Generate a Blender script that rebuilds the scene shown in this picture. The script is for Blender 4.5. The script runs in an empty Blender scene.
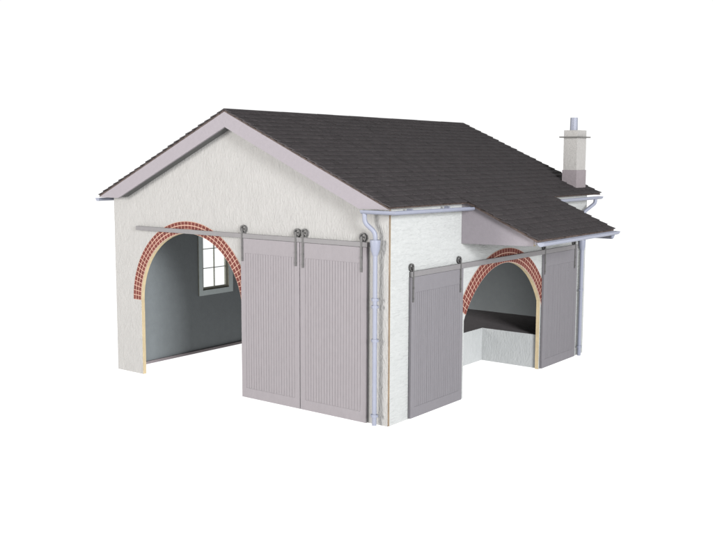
import bpy, bmesh, math, random
from mathutils import Vector, Matrix
random.seed(7)
scene = bpy.context.scene
U = 0.1                                   # one drawing unit (the eaves height) is 10 cm: a tabletop model

# ------------------------------------------------------------------ camera
CAM = dict(f=940.9143, loc=(2.4716, -3.4579, 1.2375), yaw=0.6551, pitch=0.1159, roll=0.0034)
cd = bpy.data.cameras.new('camera'); cam = bpy.data.objects.new('camera', cd)
scene.collection.objects.link(cam)
yw, pt, ro = CAM['yaw'], CAM['pitch'], CAM['roll']
fw = Vector((-math.sin(yw)*math.cos(pt), math.cos(yw)*math.cos(pt), -math.sin(pt)))
rt = Vector((math.cos(yw), math.sin(yw), 0)); up = rt.cross(fw)
r2 = rt*math.cos(ro) + up*math.sin(ro); u2 = -rt*math.sin(ro) + up*math.cos(ro)
m = Matrix((r2, u2, -fw)).transposed().to_4x4(); m.translation = Vector(CAM['loc'])*U
cam.matrix_world = m
cd.sensor_width = 36; cd.lens = 36*CAM['f']/713; cd.clip_start = 0.01; cd.clip_end = 200
scene.camera = cam

# ------------------------------------------------------------------ world, lamps, exposure
w = bpy.data.worlds.new('World'); scene.world = w; w.use_nodes = True
bg = w.node_tree.nodes['Background']; bg.inputs[1].default_value = 1.02
wn, wl = w.node_tree.nodes, w.node_tree.links         # white round the horizon; dimming overhead added to cut ambient light
wtc = wn.new('ShaderNodeTexCoord'); wsx = wn.new('ShaderNodeSeparateXYZ'); wcr = wn.new('ShaderNodeValToRGB')
wl.new(wtc.outputs['Generated'], wsx.inputs[0]); wl.new(wsx.outputs['Z'], wcr.inputs[0]); wl.new(wcr.outputs[0], bg.inputs[0])
wcr.color_ramp.elements[0].position = 0.36; wcr.color_ramp.elements[0].color = (1, 1, 1, 1)
wcr.color_ramp.elements[1].position = 0.70; wcr.color_ramp.elements[1].color = (0.22, 0.22, 0.22, 1)

def area(name, loc, target, size, watts, col=(1, 1, 1)):
    l = bpy.data.lights.new(name, 'AREA'); l.shape = 'SQUARE'; l.size = size*U; l.energy = watts; l.color = col
    o = bpy.data.objects.new(name, l); scene.collection.objects.link(o)
    o.location = Vector(loc)*U
    o.rotation_euler = (Vector(target)-Vector(loc)).to_track_quat('-Z', 'Y').to_euler()
    return o
area('key_softbox', (-3.4, -7.4, 1.8), (-0.8, 0, 0.6), 2.2, 8.8, (1, 0.985, 0.96))
area('fill_softbox', (6.8, -3.1, 2.4), (-0.4, 0.6, 0.5), 2.2, 13.5, (0.97, 0.985, 1))
scene.view_settings.view_transform = 'Standard'; scene.view_settings.look = 'None'
scene.view_settings.exposure = 0; scene.view_settings.gamma = 1; scene.view_settings.use_curve_mapping = False

# ------------------------------------------------------------------ materials
def material(name, col, rough=0.7, var=0.0, var_scale=(300, 300, 300), bump=0.0, bump_scale=(300, 300, 300),
             island=0.0, spec=0.3, dist=0.0006, detail=3.0, metallic=0.0, stretch=None):
    mt = bpy.data.materials.new(name); mt.use_nodes = True
    nt = mt.node_tree; N = nt.nodes; L = nt.links
    p = N['Principled BSDF']
    p.inputs['Roughness'].default_value = rough; p.inputs['Metallic'].default_value = metallic
    p.inputs['Specular IOR Level'].default_value = spec
    p.inputs['Base Color'].default_value = (*col, 1)
    tc = N.new('ShaderNodeTexCoord')
    src = None
    if var or island:
        base = N.new('ShaderNodeHueSaturation'); base.inputs['Color'].default_value = (*col, 1)
        val = N.new('ShaderNodeMath'); val.operation = 'ADD'; val.inputs[0].default_value = 1; val.inputs[1].default_value = 0
        last = val
        if var:
            mp = N.new('ShaderNodeMapping'); mp.inputs['Scale'].default_value = var_scale
            L.new(tc.outputs['Object'], mp.inputs['Vector'])
            nz = N.new('ShaderNodeTexNoise'); nz.inputs['Scale'].default_value = 1; nz.inputs['Detail'].default_value = 5
            nz.inputs['Roughness'].default_value = 0.65
            L.new(mp.outputs[0], nz.inputs['Vector'])
            mr = N.new('ShaderNodeMapRange'); mr.inputs['From Min'].default_value = 0.25; mr.inputs['From Max'].default_value = 0.75
            mr.inputs['To Min'].default_value = -var; mr.inputs['To Max'].default_value = var
            L.new(nz.outputs['Fac'], mr.inputs['Value']); L.new(mr.outputs[0], last.inputs[1])
        if island:
            ge = N.new('ShaderNodeNewGeometry')
            mr = N.new('ShaderNodeMapRange'); mr.inputs['To Min'].default_value = -island; mr.inputs['To Max'].default_value = island
            L.new(ge.outputs['Random Per Island'], mr.inputs['Value'])
            ad = N.new('ShaderNodeMath'); ad.operation = 'ADD'
            L.new(last.outputs[0], ad.inputs[0]); L.new(mr.outputs[0], ad.inputs[1]); last = ad
        L.new(last.outputs[0], base.inputs['Value']); L.new(base.outputs[0], p.inputs['Base Color'])
    if bump:
        mp = N.new('ShaderNodeMapping'); mp.inputs['Scale'].default_value = bump_scale
        L.new(tc.outputs['Object'], mp.inputs['Vector'])
        nz = N.new('ShaderNodeTexNoise'); nz.inputs['Scale'].default_value = 1; nz.inputs['Detail'].default_value = detail
        nz.inputs['Distortion'].default_value = 0.6
        L.new(mp.outputs[0], nz.inputs['Vector'])
        b = N.new('ShaderNodeBump'); b.inputs['Strength'].default_value = bump; b.inputs['Distance'].default_value = dist
        L.new(nz.outputs['Fac'], b.inputs['Height']); L.new(b.outputs[0], p.inputs['Normal'])
    return mt

GREY = 0.29
M = {}
M['gable_render'] = material('embossed_card_vertical', (0.232, 0.226, 0.219), 0.8, 0.05, (300, 300, 110), 0.9, (1050, 1050, 430), dist=0.00065, detail=3)
M['long_render'] = material('embossed_card_horizontal', (0.272, 0.276, 0.272), 0.75, 0.04, (110, 110, 350), 0.9, (190, 190, 900), dist=0.0008, detail=3)
M['platform_render'] = material('embossed_card_platform', (0.29, 0.297, 0.297), 0.8, 0.06, (260, 260, 110), 0.9, (900, 900, 420), dist=0.00032, detail=3)
M['stack_render'] = material('embossed_card_chimney', (0.25, 0.24, 0.23), 0.8, 0.08, (700, 700, 700), 0.4, (600, 600, 600))
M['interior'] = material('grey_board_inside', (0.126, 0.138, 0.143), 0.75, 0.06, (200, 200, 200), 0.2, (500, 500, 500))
M['cut_edge'] = material('cream_cut_board_edge', (0.36, 0.29, 0.18), 0.8, 0.18, (500, 500, 200))
M['burnt_edge'] = material('scorched_cut_edge', (0.13, 0.095, 0.066), 0.8, 0.5, (300, 300, 90))
M['soffit_shade'] = material('shaded_soffit_board', (0.060, 0.060, 0.058), 0.85, 0.15, (500, 500, 500), 0.3, (700, 700, 700))  # soffit colour carries the shade under the overhang
M['lilac_board'] = material('pale_lilac_board', (0.172, 0.156, 0.168), 0.75, 0.04, (500, 500, 500), 0.25, (900, 900, 900), dist=0.0003)
M['door_paint'] = material('lilac_grey_door_board', (0.153, 0.140, 0.147), 0.75, 0.05, (600, 600, 250), 0.3, (900, 900, 500), dist=0.0003)
M['door_shaded'] = material('shaded_door_board', (0.112, 0.106, 0.114), 0.75, 0.06, (600, 600, 250), 0.3, (900, 900, 500), dist=0.0003)  # darker copy of the door board: long-wall shade put into the colour
M['track'] = material('grey_track_board', (0.120, 0.114, 0.116), 0.6, 0.06, (300, 300, 300), 0.2, (900, 900, 900), dist=0.0003)
M['iron'] = material('dark_grey_hanger', (0.058, 0.056, 0.055), 0.5, 0.12, (600, 600, 600))
M['slate'] = material('charcoal_slate', (0.0325, 0.0280, 0.0292), 0.8, 0.22, (260, 260, 260), 0.6, (900, 900, 900), island=0.11, spec=0.2)
M['roof_edge'] = material('brown_card_roof_edge', (0.050, 0.036, 0.031), 0.85, 0.8, (500, 500, 500))
M['brick'] = material('dark_red_brick', (0.080, 0.0155, 0.011), 0.8, 0.2, (900, 900, 900), island=0.115)
M['mortar'] = material('pinkish_mortar', (0.31, 0.195, 0.15), 0.85, 0.10, (700, 700, 700))
M['plastic'] = material('pale_blue_plastic', (0.155, 0.163, 0.202), 0.45, 0.03, (300, 300, 300), spec=0.3)
M['cap'] = material('grey_stone_band', (0.10, 0.095, 0.09), 0.7, 0.1)
M['base'] = material('mauve_grey_base', (0.163, 0.142, 0.148), 0.8, 0.08, (500, 500, 500), 0.3, (700, 700, 700))
M['platform_top'] = material('dark_platform_top', (0.095, 0.085, 0.087), 0.8, 0.15, (300, 300, 300), 0.2, (600, 600, 600))
M['window_grey'] = material('grey_blue_window_frame', (0.38, 0.42, 0.42), 0.7, 0.06, (400, 400, 400))
M['window_edge'] = material('olive_cut_window_edge', (0.19,0.19,0.16), 0.8, 0.15, (400, 400, 400))

gl = bpy.data.materials.new('clear_glazing'); gl.use_nodes = True
nt = gl.node_tree; nt.nodes.remove(nt.nodes['Principled BSDF'])
tr = nt.nodes.new('ShaderNodeBsdfTransparent'); tr.inputs[0].default_value = (0.97, 0.98, 0.98, 1)
gs = nt.nodes.new('ShaderNodeBsdfGlossy'); gs.inputs['Roughness'].default_value = 0.05

mx = nt.nodes.new('ShaderNodeMixShader')
mx.inputs[0].default_value = 0.05; nt.links.new(tr.outputs[0], mx.inputs[1]); nt.links.new(gs.outputs[0], mx.inputs[2])
nt.links.new(mx.outputs[0], nt.nodes['Material Output'].inputs[0])
M['glass'] = gl

lt = bpy.data.materials.new('glowing_white_ground'); lt.use_nodes = True   # made-up glow that keeps the ground white and shadowless
p = lt.node_tree.nodes['Principled BSDF']
p.inputs['Base Color'].default_value = (0.3, 0.3, 0.3, 1); p.inputs['Roughness'].default_value = 0.9
p.inputs['Specular IOR Level'].default_value = 0.0
p.inputs['Emission Color'].default_value = (1, 1, 1, 1); p.inputs['Emission Strength'].default_value = 1.02
M['ground_glow'] = lt

# ------------------------------------------------------------------ geometry helpers (drawing units)
W, Lw = 1.9513, 2.146                    # gable width, long wall length
XC = -W/2
ORG = Vector((XC, Lw/2, 0))
SL = 0.447                                # roof slope
ZR = 1.4855
OH = 0.068; OR = 2.246-Lw #                                # gable overhang
EV = 0.0494                               # eaves overhang
T = 0.023                                 # wall board thickness
root = None

def link(name, bm, mats, parent=None, smooth=False, bevel=0.0, label=None):
    bmesh.ops.recalc_face_normals(bm, faces=bm.faces)
    for v in bm.verts: v.co = (v.co - (ORG if parent else Vector()))*U
    me = bpy.data.meshes.new(name); bm.to_mesh(me); bm.free()
    for k in (mats if isinstance(mats, (list, tuple)) else [mats]): me.materials.append(M[k])
    if smooth:
        for f in me.polygons: f.use_smooth = True
    o = bpy.data.objects.new(name, me); scene.collection.objects.link(o)
    if parent: o.parent = parent
    if bevel:
        b = o.modifiers.new('bevel', 'BEVEL'); b.width = bevel*U; b.segments = 2; b.limit_method = 'ANGLE'; b.angle_limit = math.radians(40)
    if smooth:
        md = o.modifiers.new('split', 'EDGE_SPLIT'); md.split_angle = math.radians(40)
    if label: o['label'] = label
    return o

def hexa(bm, P, mi=0):
    v = [bm.verts.new(q) for q in P]
    for f in ((0, 3, 2, 1), (4, 5, 6, 7), (0, 1, 5, 4), (1, 2, 6, 5), (2, 3, 7, 6), (3, 0, 4, 7)):
        bm.faces.new([v[i] for i in f]).material_index = mi
    return v

def box(bm, x0, x1, y0, y1, z0, z1, mi=0):
    return hexa(bm, [(x0, y0, z0), (x1, y0, z0), (x1, y1, z0), (x0, y1, z0), (x0, y0, z1), (x1, y0, z1), (x1, y1, z1), (x0, y1, z1)], mi)

def panel(bm, loops, to3, t, mi=(0, 1, 2), hole_mi=None):
    """board cut from outlines: loops[0] outer, others holes, 2D; to3(a, b, depth); mi = outer face, inner face, cut edge"""
    for d, side in ((0, mi[0]), (t, mi[1])):
        edges = []
        for lp in loops:
            vs = [bm.verts.new(to3(a, b, d)) for a, b in lp]
            edges += [bm.edges.new((vs[i], vs[(i+1) % len(vs)])) for i in range(len(vs))]
        r = bmesh.ops.triangle_fill(bm, use_beauty=True, use_dissolve=False, edges=edges)
        for f in r['geom']:
            if isinstance(f, bmesh.types.BMFace): f.material_index = side
    for lp in loops:
        for i in range(len(lp)):
            a, b = lp[i], lp[(i+1) % len(lp)]
            f = bm.faces.new([bm.verts.new(to3(*a, 0)), bm.verts.new(to3(*b, 0)), bm.verts.new(to3(*b, t)), bm.verts.new(to3(*a, t))])
            f.material_index = mi[2]
    bmesh.ops.remove_doubles(bm, verts=bm.verts, dist=1e-5)

def tube(bm, path, r, n=14, caps=True):
    P = [Vector(q) for q in path]; rings = []
    nrm = None
    for i, q in enumerate(P):
        d = (P[min(i+1, len(P)-1)] - P[max(i-1, 0)]).normalized()
        if nrm is None: nrm = d.orthogonal().normalized()
        nrm = (nrm - d*nrm.dot(d)).normalized(); bn = d.cross(nrm)
        rr = r[i] if isinstance(r, (list, tuple)) else r
        rings.append([bm.verts.new(q + (nrm*math.cos(2*math.pi*k/n) + bn*math.sin(2*math.pi*k/n))*rr) for k in range(n)])
    for a, b in zip(rings, rings[1:]):
        for k in range(n): bm.faces.new((a[k], a[(k+1) % n], b[(k+1) % n], b[k]))
    if caps: bm.faces.new(rings[0]); bm.faces.new(rings[-1])

def rounded(path, rad=0.02, n=5):
    P = [Vector(q) for q in path]; out = [P[0]]
    for a, b, c in zip(P, P[1:], P[2:]):
        r = min(rad, (b-a).length*0.45, (c-b).length*0.45)
        p, q = b+(a-b).normalized()*r, b+(c-b).normalized()*r
        for k in range(n+1):
            t = k/n; out.append(p*(1-t)**2 + b*2*t*(1-t) + q*t*t)
    return out + [P[-1]]

def half_gutter(bm, path, r=0.0175, t=0.0035, n=10):
    """open half-round gutter along a level polyline with mitred corners"""
    prof = [(math.cos(a)*r, -math.sin(a)*r) for a in [math.pi*k/n for k in range(n+1)]]
    prof += [(math.cos(a)*(r-t), -math.sin(a)*(r-t)) for a in [math.pi*k/n for k in range(n, -1, -1)]]
    P = [Vector(q) for q in path]; rings = []
    for i, q in enumerate(P):
        d0 = (P[i]-P[i-1]).normalized() if i else (P[1]-P[0]).normalized()
        d1 = (P[i+1]-P[i]).normalized() if i < len(P)-1 else d0
        s0 = d0.cross(Vector((0, 0, 1))); s1 = d1.cross(Vector((0, 0, 1)))
        mit = (s0+s1).normalized(); mit = mit/mit.dot(s0)
        rings.append([bm.verts.new(q + mit*a + Vector((0, 0, b))) for a, b in prof])
    m = len(prof)
    for a, b in zip(rings, rings[1:]):
        for k in range(m): bm.faces.new((a[k], a[(k+1) % m], b[(k+1) % m], b[k]))
    for rg, q in ((rings[0], P[0]), (rings[-1], P[-1])):      # end stops
        bm.faces.new([rg[k] for k in range(n+1)])

def arc(cx, cz, r, a0, a1, n):
    return [(cx+r*math.cos(a0+(a1-a0)*k/n), cz+r*math.sin(a0+(a1-a0)*k/n)) for k in range(n+1)]

# ------------------------------------------------------------------ the setting
g = bmesh.new()
bmesh.ops.create_circle(g, cap_ends=True, cap_tris=False, segments=96, radius=400)
for v in g.verts: v.co.z = -0.002
ground = link('ground', g, 'ground_glow'); ground['kind'] = 'structure'

# ------------------------------------------------------------------ the model goods shed
root = bpy.data.objects.new('goods_shed', None); root.empty_display_size = 0.02
scene.collection.objects.link(root); root.location = ORG*U
root['label'] = 'model railway goods shed with pale walls, charcoal slate roof, brick arches and grey sliding doors'
root['category'] = 'model building'

# ---- front gable wall with its arched opening
def rake(x, top): return top - SL*abs(x-XC)
FC, FZ, FRI, FRO = -1.328, 0.430, 0.400, 0.466
def gable(bm, y0, sgn, opening):
    o = []
    if opening:
        o = [(FC+FRI, 0.0)] + arc(FC, FZ, FRI, 0, math.pi, 48) + [(FC-FRI, 0.0)]
    x1 = -0.0008
    sh = (1.413-1.0125)/SL
    lp = [(x1, 0.0), (x1, 1.0125), (XC+sh, 1.0125), (XC, 1.413), (XC-sh, 1.0125), (-W, 1.0125), (-W, 0.0)] + o[::-1]
    panel(bm, [lp], lambda a, b, d: (a, y0+sgn*d, b), T)
    for f in bm.faces:                    # scorched outer edges of the board
        c = f.calc_center_median()
        if f.material_index == 2 and (c.x > -0.01 or c.x < -W+0.01): f.material_index = 3
b = bmesh.new(); gable(b, 0.0, 1, True)
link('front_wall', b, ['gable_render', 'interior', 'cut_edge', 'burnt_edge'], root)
b = bmesh.new(); gable(b, Lw, -1, False)
link('rear_wall', b, ['gable_render', 'interior', 'long_render', 'long_render'], root)

# ---- long wall with the segmental cart opening
SC, SZ, SRI, SRO, SJ = 1.095, 0.190, 0.482, 0.562, 0.430
za = SZ+math.sqrt(SRI**2-SJ**2); aa = math.acos(SJ/SRI)
ytop = 1.013
b = bmesh.new()
op = [(SC-SJ, 0.0)] + arc(SC, SZ, SRI, math.pi-aa, aa, 40) + [(SC+SJ, 0.0)]
panel(b, [[(0.0125, 0.0)] + op + [(Lw-0.0125, 0.0), (Lw-0.0125, ytop), (0.0125, ytop)]], lambda a, c, d: (0.001-d, a, c), T)
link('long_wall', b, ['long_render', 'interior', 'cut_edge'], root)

# ---- wall on the far side, with its window
WY0, WY1, WZ0, WZ1 = 0.655, 0.885, 0.395, 0.80
b = bmesh.new()
panel(b, [[(0.017, 0.0), (Lw-0.017, 0.0), (Lw-0.017, ytop), (0.017, ytop)], [(WY0, WZ0), (WY1, WZ0), (WY1, WZ1), (WY0, WZ1)]],
      lambda a, c, d: (-W-0.001+d, a, c), T)
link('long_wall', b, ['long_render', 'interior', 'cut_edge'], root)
wx = -W+T-0.001
b = bmesh.new()
panel(b, [[(0.622, 0.362), (0.922, 0.362), (0.922, 0.838), (0.622, 0.838)], [(WY0, WZ0), (WY1, WZ0), (WY1, WZ1), (WY0, WZ1)]],
      lambda a, c, d: (wx+0.010-d, a, c), 0.0095, mi=(0, 0, 1))
panel(b, [[(WY0, WZ0), (WY1, WZ0), (WY1, WZ1), (WY0, WZ1)], [(0.671, 0.411), (0.868, 0.411), (0.868, 0.785), (0.671, 0.785)]],
      lambda a, c, d: (wx-0.002-d, a, c), 0.014, mi=(1, 1, 1))
win = link('window', b, ['window_grey', 'window_edge'], root)
b = bmesh.new()
for z in (0.533, 0.657): box(b, wx-0.013, wx-0.005, 0.671, 0.868, z-0.002, z+0.002)
box(b, wx-0.0135, wx-0.0045, 0.7683, 0.7727, 0.411, 0.785)
link('glazing_bars', b, 'window_edge', win)
b = bmesh.new(); box(b, wx-0.0105, wx-0.0085, 0.668, 0.871, 0.408, 0.788)
link('pane', b, 'glass', win)
b = bmesh.new()
box(b, wx+0.0005, wx+0.014, T+0.002, Lw-T-0.002, 0.0, 0.016)
link('floor_strip', b, 'base', root)

# ---- loading platform inside
b = bmesh.new()
PX, PY, PH = -0.392, 1.541, 0.202
pl = [(-1.02, 0.90), (PX, 0.90), (PX, PY), (-T-0.0005, PY), (-T-0.0005, Lw-T-0.001), (-1.02, Lw-T-0.001)]
panel(b, [pl], lambda a, c, d: (a, c, PH-d), PH-0.001, mi=(0, 0, 1))
link('loading_platform', b, ['platform_top', 'platform_render'], root, label='loading platform inside with dark top and pale textured sides')

# ---- brick arches
def brick_ring(name, c, z, r0, r1, a0, a1, rows, n, to3, zcut=None):
    b = bmesh.new()
    lp = arc(c, z, r0, a0, a1, 60) + arc(c, z, r1, a1, a0, 60)
    panel(b, [lp], lambda a, q, d: to3(a, q, d), 0.0018, mi=(0, 0, 0))
    h = (r1-r0)/rows; gap = 0.0032
    for k in range(rows):
        ra, rb = r0+k*h+gap*0.8, r0+(k+1)*h-gap*0.8
        nn = n
        for j in range(nn):
            t0 = a0+(a1-a0)*(j)/nn; t1 = a0+(a1-a0)*(j+1)/nn
            dg = gap/((ra+rb)/2)*(1 if a1 > a0 else -1)
            t0 += dg*0.7; t1 -= dg*0.7
            P = []
            pr = -0.0007-random.random()*0.0004
            for d in (0.001, pr):
                for r, t in ((ra, t0), (rb, t0), (rb, t1), (ra, t1)): P.append(to3(c+r*math.cos(t), z+r*math.sin(t), d))
            hexa(b, P, 1)
    return link(name, b, ['mortar', 'brick'], root)
brick_ring('brick_arch', FC, FZ, FRI+0.001, FRO, 0.0, math.pi, 3, 52, lambda a, q, d: (a, -0.0022+d, q))
ab = math.asin((0.385-SZ)/((SRI+SRO)/2))
brick_ring('brick_arch', SC, SZ, SRI+0.001, SRO, ab, math.pi-0.535, 3, 42, lambda a, q, d: (0.0035-d, a, q))

# ---- sliding doors, hangers and tracks
def door(to3, w, z0, z1, mat, label):
    """to3(a, d, z): a along the door, d out from the wall"""
    b = bmesh.new()
    def bx(a0, a1, d0, d1, c0, c1): hexa(b, [to3(a0, d0, c0), to3(a1, d0, c0), to3(a1, d1, c0), to3(a0, d1, c0), to3(a0, d0, c1), to3(a1, d0, c1), to3(a1, d1, c1), to3(a0, d1, c1)])
    bd = 0.034
    bx(0, w, 0.0, 0.0108, z0, z1)                              # backing
    zb, zt = z0+0.052, z1-0.075
    bx(0, w, 0.0108, 0.0125, z0, zb-0.0010); bx(0, w, 0.0108, 0.0125, zt+0.0010, z1)
    bx(0, bd-0.0008, 0.0108, 0.0125, zb-0.0010, zt+0.0010); bx(w-bd+0.0008, w, 0.0108, 0.0125, zb-0.0010, zt+0.0010)
    n = round((w-2*bd)/0.0172); s = (w-2*bd)/n
    for k in range(n):
        pr = 0.0122+random.uniform(-0.0003, 0.0002)
        bx(bd+k*s+0.0008, bd+(k+1)*s-0.0008, 0.0108, pr, zb, zt)
    return link('sliding_door', b, mat, root, label=label)

def hanger(to3, a, zc, zb, d, parent, r=0.0205):
    b = bmesh.new()
    n = 28
    rings = []
    for dd in (d-0.0125, d-0.0055):
        for rr in (r, r*0.68):
            rings.append([b.verts.new(to3(a+rr*math.cos(2*math.pi*k/n), dd, zc+rr*math.sin(2*math.pi*k/n))) for k in range(n)])
    o0, i0, o1, i1 = rings
    for k in range(n):
        j = (k+1) % n
        for q in ((o0, o1), (i0, i1), (o0, i0), (o1, i1)): b.faces.new((q[0][k], q[0][j], q[1][j], q[1][k]))
    # hub and spokes of the wheel
    def bx(a0, a1, d0, d1, c0, c1): hexa(b, [to3(a0, d0, c0), to3(a1, d0, c0), to3(a1, d1, c0), to3(a0, d1, c0), to3(a0, d0, c1), to3(a1, d0, c1), to3(a1, d1, c1), to3(a0, d1, c1)])
    bx(a-0.0045, a+0.0045, d-0.010, d-0.0003, zc-0.004, zc+0.004)      # axle
    bx(a-0.0052, a+0.0052, d-0.0002, d+0.0035, zb, zc+0.004)
    bx(a-0.005, a+0.005, d+0.0035, d+0.0055, zb+0.062, zb+0.072)
    bx(a-0.005, a+0.005, d+0.0035, d+0.0055, zb+0.012, zb+0.020)
    return link('hanger', b, 'iron', parent)

# gable: doors stand 0.024 out from the wall
def fmap(x0): return lambda a, d, z: (x0+a, -0.0040-d, z)
dl = door(fmap(-0.920), 0.3960, 0.001, 0.8285, 'door_paint', 'lilac grey plank door beside the open gable arch')
dr = door(fmap(-0.5190), 0.4045, 0.001, 0.8285, 'door_paint', 'lilac grey plank door next to the corner downpipe')
f0 = fmap(0.0)
hanger(f0, -0.908, 0.876, 0.712, 0.013, dl); hanger(f0, -0.545, 0.875, 0.712, 0.013, dl)
hanger(f0, -0.499, 0.876, 0.707, 0.013, dr); hanger(f0, -0.143, 0.874, 0.713, 0.013, dr)
b = bmesh.new()
box(b, -1.7405, -0.1095, -0.0190, -0.0075, 0.8300, 0.8530)
for x in (-1.66, -1.2, -0.68, -0.29): box(b, x-0.012, x+0.012, -0.0075, -0.001, 0.834, 0.849)   # stand-offs to the wall
link('door_track', b, 'track', root, bevel=0.0012, label='long door track along the gable')

def smap(y0): return lambda a, d, z: (0.0050+d, y0+a, z)
d1 = door(smap(0.160), 0.466, 0.005, 0.6830, 'door_shaded', 'grey plank door, shade painted in, near the front corner of the long wall')
d2 = door(smap(1.535), 0.453, 0.005, 0.6830, 'door_shaded', 'grey plank door, shade painted in, under the canopy beside the rear downpipe')
s0 = smap(0.0)
hanger(s0, 0.172, 0.729, 0.565, 0.013, d1, 0.0185); hanger(s0, 0.598, 0.729, 0.565, 0.013, d1, 0.0185)
hanger(s0, 1.541, 0.728, 0.565, 0.013, d2, 0.0185); hanger(s0, 1.951, 0.727, 0.565, 0.013, d2, 0.0185)
b = bmesh.new()
box(b, 0.0085, 0.0200, 0.160, 1.985, 0.6845, 0.7105)
for y in (0.30, 0.78, 1.40, 1.80): box(b, 0.0025, 0.0085, y-0.012, y+0.012, 0.688, 0.707)
link('door_track', b, 'track', root, bevel=0.0012, label='door track along the long wall, under the canopy')

# ---- roof: card deck and slates
def slope_frame(side):
    ex = Vector((side*1.0, 0, -SL)).normalized()          # down the slope
    n = Vector((side*SL, 0, 1.0)).normalized()
    return ex, n
def slates(bm, origin, ex, n, length, y0, y1, course=0.0505, tw=0.033, ragged=0.006):
    cnt = round(length/course); c = length/cnt
    for i in range(cnt):
        off = -random.uniform(0.35, 0.65)*tw if i % 2 else 0.0
        y = y0+off
        s0 = i*c - 0.012 if i else 0.0
        while y < y1-0.001:
            wd = tw*random.uniform(0.92, 1.08)
            a, e = max(y, y0), min(y+wd-0.0006, y1)
            if y1-e < 0.008: e = y1
            if e-a > 0.006:
                if a == y0: a -= random.uniform(0, ragged)
                if e == y1: e += random.uniform(0, ragged)
                s1 = (i+1)*c + random.uniform(-0.0016, 0.0016)
                if i == cnt-1: s1 = length
                h0 = 0.0005+random.uniform(0, 0.0006); h1 = 0.0068+random.uniform(-0.0009, 0.0009)
                th = 0.0050
                tl = random.uniform(-0.0006, 0.0006)
                P = []
                for q in (-th, 0.0):
                    for s, yy, h in ((s0, a, h0), (s0, e, h0), (s1, e, h1+tl), (s1, a, h1-tl)):
                        v = origin + ex*s + n*(h+q); P.append((v.x, yy, v.z))
                hexa(bm, P)
            y += wd
half = W/2+EV
slope_len = half*math.sqrt(1+SL*SL)
for side, lab in ((1, 'slope facing the long wall with the canopy'), (-1, 'slope on the far side')):
    ex, n = slope_frame(side)
    top = Vector((XC, 0, ZR-0.008))
    b = bmesh.new()
    y0, y1 = -OH, Lw+OR
    P = []
    for q in (-0.0095, -0.003):
        for s, yy in ((0.0005, y0), (0.0005, y1), (slope_len-0.004, y1), (slope_len-0.004, y0)):
            v = top + ex*s + n*q; P.append((v.x + (side*0.0), yy, v.z))
    hexa(b, P)
    rs = link('roof', b, 'roof_edge', root, label=lab)
    b = bmesh.new()
    slates(b, top+n*0.0005, ex, n, slope_len, y0, y1)
    link('slates', b, 'slate', rs)
b = bmesh.new()                                           # thin folded strip along the ridge
y = -OH-0.002
while y < Lw+OR:
    e = min(y+0.145, Lw+OR+0.001)
    for side in (1, -1):
        ex, n = slope_frame(side); top = Vector((XC, 0, ZR-0.006))
        jt = random.uniform(-0.0008, 0.0008)
        P = []
        for q in (0.0, 0.0035):
            for s, yy in ((0.0, y), (0.0, e-0.0015), (0.024, e-0.0015), (0.024, y)):
                v = top + ex*s + n*(q+jt); P.append((v.x, yy, v.z))
        hexa(b, P)
    y = e
link('ridge_tiles', b, 'slate', root)

# ---- bargeboards and shade-coloured soffits, front and rear
def barge(y0, y1, name):
    b = bmesh.new()
    zt, zb, zc = ZR-0.019, 1.390, 1.009
    xr = -XC                                              # half width
    lo = (zb-zc)/SL; hi = min((zt-zc)/SL, half-0.002)
    lp = [(XC, zt), (XC+half-0.004, zt-SL*(half-0.004)), (XC+half-0.004, zc), (XC+lo, zc), (XC, zb), (XC-lo, zc), (XC-half+0.004, zc), (XC-half+0.004, zt-SL*(half-0.004))]
    panel(b, [lp], lambda a, c, d: (a, y0+d, c), y1-y0, mi=(0, 0, 0))
    return link('bargeboard', b, 'lilac_board', root)
barge(-OH+0.001, -OH+0.013, 'front'); barge(Lw+OR-0.013, Lw+OR-0.001, 'rear')
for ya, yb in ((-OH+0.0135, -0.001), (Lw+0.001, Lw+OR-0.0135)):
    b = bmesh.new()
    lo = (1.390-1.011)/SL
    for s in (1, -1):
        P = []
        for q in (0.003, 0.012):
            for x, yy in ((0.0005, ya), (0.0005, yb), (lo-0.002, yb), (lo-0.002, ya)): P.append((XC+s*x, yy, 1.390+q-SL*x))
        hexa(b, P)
    link('soffit', b, 'soffit_shade', root)

# ---- canopy over the cart opening
CY0, CY1 = 0.600, 1.522
ex, n = slope_frame(1)
ctop = Vector((0.022, 0, ZR-SL*(0.022-XC)+0.0085)); clen = (0.447-0.022)*math.sqrt(1+SL*SL)
b = bmesh.new(); P = []
for q in (-0.013, -0.003):
    for s, yy in ((0.0, CY0+0.002), (0.0, CY1-0.002), (clen-0.003, CY1-0.002), (clen-0.003, CY0+0.002)):
        v = ctop - n*0.008 + ex*s + n*q; P.append((v.x, yy, v.z))
hexa(b, P)
can = link('canopy', b, 'roof_edge', root, label='lean-to canopy over the cart opening')
b = bmesh.new(); slates(b, ctop-n*0.0075, ex, n, clen, CY0, CY1)
link('slates', b, 'slate', can)
def cz(x): return ctop.z-0.0240-SL*(x-0.022)
for y0 in (0.628, 1.478):
    b = bmesh.new()
    panel(b, [[(0.0022, 0.809), (0.405, 0.818), (0.405, cz(0.405)), (0.0022, cz(0.0022))]], lambda a, c, d: (a, y0+d, c), 0.018, mi=(0, 0, 1))
    link('cheek_board', b, ['lilac_board', 'cut_edge'], can)
b = bmesh.new(); box(b, 0.4055, 0.4175, 0.631, 1.493, 0.826, cz(0.4175)-0.001)
link('fascia', b, 'lilac_board', can)

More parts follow.
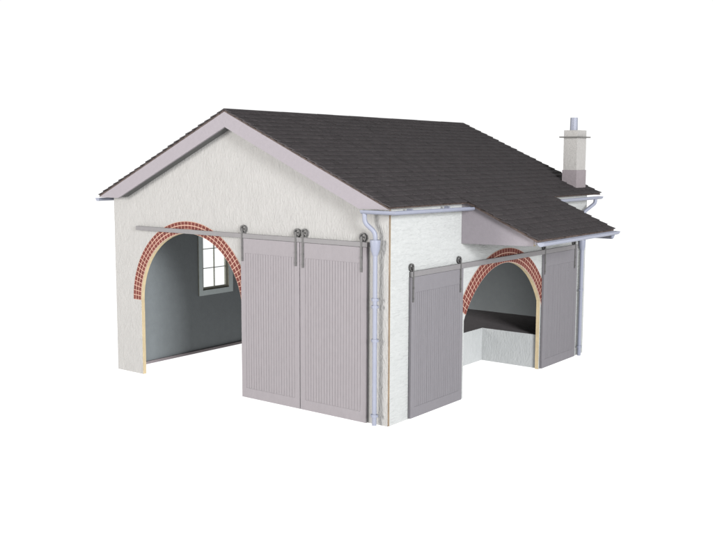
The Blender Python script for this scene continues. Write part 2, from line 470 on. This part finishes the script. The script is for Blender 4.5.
# ---- chimney
cx0, cx1, cy0, cy1 = -0.122, -0.024, 2.031, 2.172
b = bmesh.new(); box(b, cx0+0.004, cx1-0.003, cy0+0.004, cy1-0.006, 1.0, 1.413)
ch = link('chimney', b, 'stack_render', root, bevel=0.001)
b = bmesh.new(); box(b, cx0, cx1, cy0, cy1, 1.0, 1.167)
link('chimney_base', b, 'base', ch, bevel=0.001)
b = bmesh.new(); box(b, cx0-0.018, cx1+0.017, cy0-0.016, cy1+0.014, 1.367, 1.3745)
link('chimney_band', b, 'cap', ch)
b = bmesh.new()
n8 = 8
rs = [[b.verts.new((-0.083+r*math.cos(2*math.pi*(k+.5)/n8), 2.100+r*math.sin(2*math.pi*(k+.5)/n8), z)) for k in range(n8)]
      for r, z in ((0.0235, 1.412), (0.0225, 1.492), (0.0165, 1.492), (0.0165, 1.43))]
for a, c in zip(rs, rs[1:]):
    for k in range(n8): b.faces.new((a[k], a[(k+1) % n8], c[(k+1) % n8], c[k]))
b.faces.new(rs[-1])
link('chimney_pot', b, 'plastic', ch)

# ---- gutters
GZ = 1.003
b = bmesh.new(); half_gutter(b, [(-0.108, -0.060, GZ), (0.0735, -0.060, GZ), (0.0735, 0.612, GZ-0.006)])
for y in (0.10, 0.42): box(b, 0.030, 0.058, y-0.006, y+0.006, GZ-0.007, GZ+0.004)
link('gutter', b, 'plastic', root, smooth=True, label='pale blue gutter wrapping the front corner')
b = bmesh.new(); half_gutter(b, [(0.0735, 1.535, GZ-0.002), (0.0735, Lw+0.040, GZ)])
link('gutter', b, 'plastic', root, smooth=True, label='pale blue gutter near the chimney')
b = bmesh.new(); half_gutter(b, [(-W-0.0735, -0.060, GZ), (-W-0.0735, Lw+0.040, GZ)])
link('gutter', b, 'plastic', root, smooth=True, label='pale blue gutter on the far side')
b = bmesh.new(); half_gutter(b, [(0.470, 0.572, 0.842), (0.470, 1.487, 0.845)], r=0.019)
link('gutter', b, 'plastic', root, smooth=True, label='pale blue gutter along the canopy edge')

# ---- downpipes
def clip(b, x, y, z, lug):
    tube(b, [(x, y, z-0.007), (x, y, z+0.007)], 0.0150)
    lx, ly = lug
    box(b, x-0.019*abs(lx)-0.004*abs(ly), x+0.019*abs(lx)+0.004*abs(ly), y-0.019*abs(ly)-0.004*abs(lx), y+0.019*abs(ly)+0.004*abs(lx), z-0.005, z+0.005)
px, py = -0.055, -0.030
b = bmesh.new()
tube(b, rounded([(-0.096, -0.058, GZ-0.014), (-0.096, -0.056, 0.946), (px, py, 0.902), (px, py, 0.004)], 0.022), 0.0108)
dp = link('downpipe', b, 'plastic', root, smooth=True, label='pale blue downpipe at the front corner')
b = bmesh.new()
tube(b, [(px, py, 0.868), (px, py, 0.858), (px, py, 0.824), (px, py, 0.796)], [0.0245, 0.0245, 0.0215, 0.0125], 18)
link('hopper', b, 'plastic', dp, smooth=True)
for z in (0.594, 0.561, 0.404, 0.050):
    b = bmesh.new(); clip(b, px, py, z, (1, 0)); link('pipe_clip', b, 'plastic', dp, smooth=True)
qx, qy = 0.026, 2.035
b = bmesh.new()
tube(b, rounded([(0.0735, 2.105, GZ-0.016), (0.0730, 2.100, 0.962), (qx, qy, 0.905), (qx, qy, 0.003)], 0.022), 0.0115)
dp = link('downpipe', b, 'plastic', root, smooth=True, label='pale blue downpipe beside the door under the canopy')
b = bmesh.new()
tube(b, [(qx, qy, 0.735), (qx, qy, 0.725), (qx, qy, 0.690), (qx, qy, 0.670)], [0.021, 0.021, 0.019, 0.0125], 18)
link('hopper', b, 'plastic', dp, smooth=True)
for z in (0.42, 0.06):
    b = bmesh.new(); clip(b, qx, qy, z, (0, 1)); link('pipe_clip', b, 'plastic', dp, smooth=True)
b = bmesh.new()
tube(b, rounded([(0.462, 1.452, 0.828), (0.455, 1.459, 0.812), (0.10, 1.93, 0.770), (qx, qy, 0.745)], 0.03), 0.0105)
link('branch_pipe', b, 'plastic', dp, smooth=True)
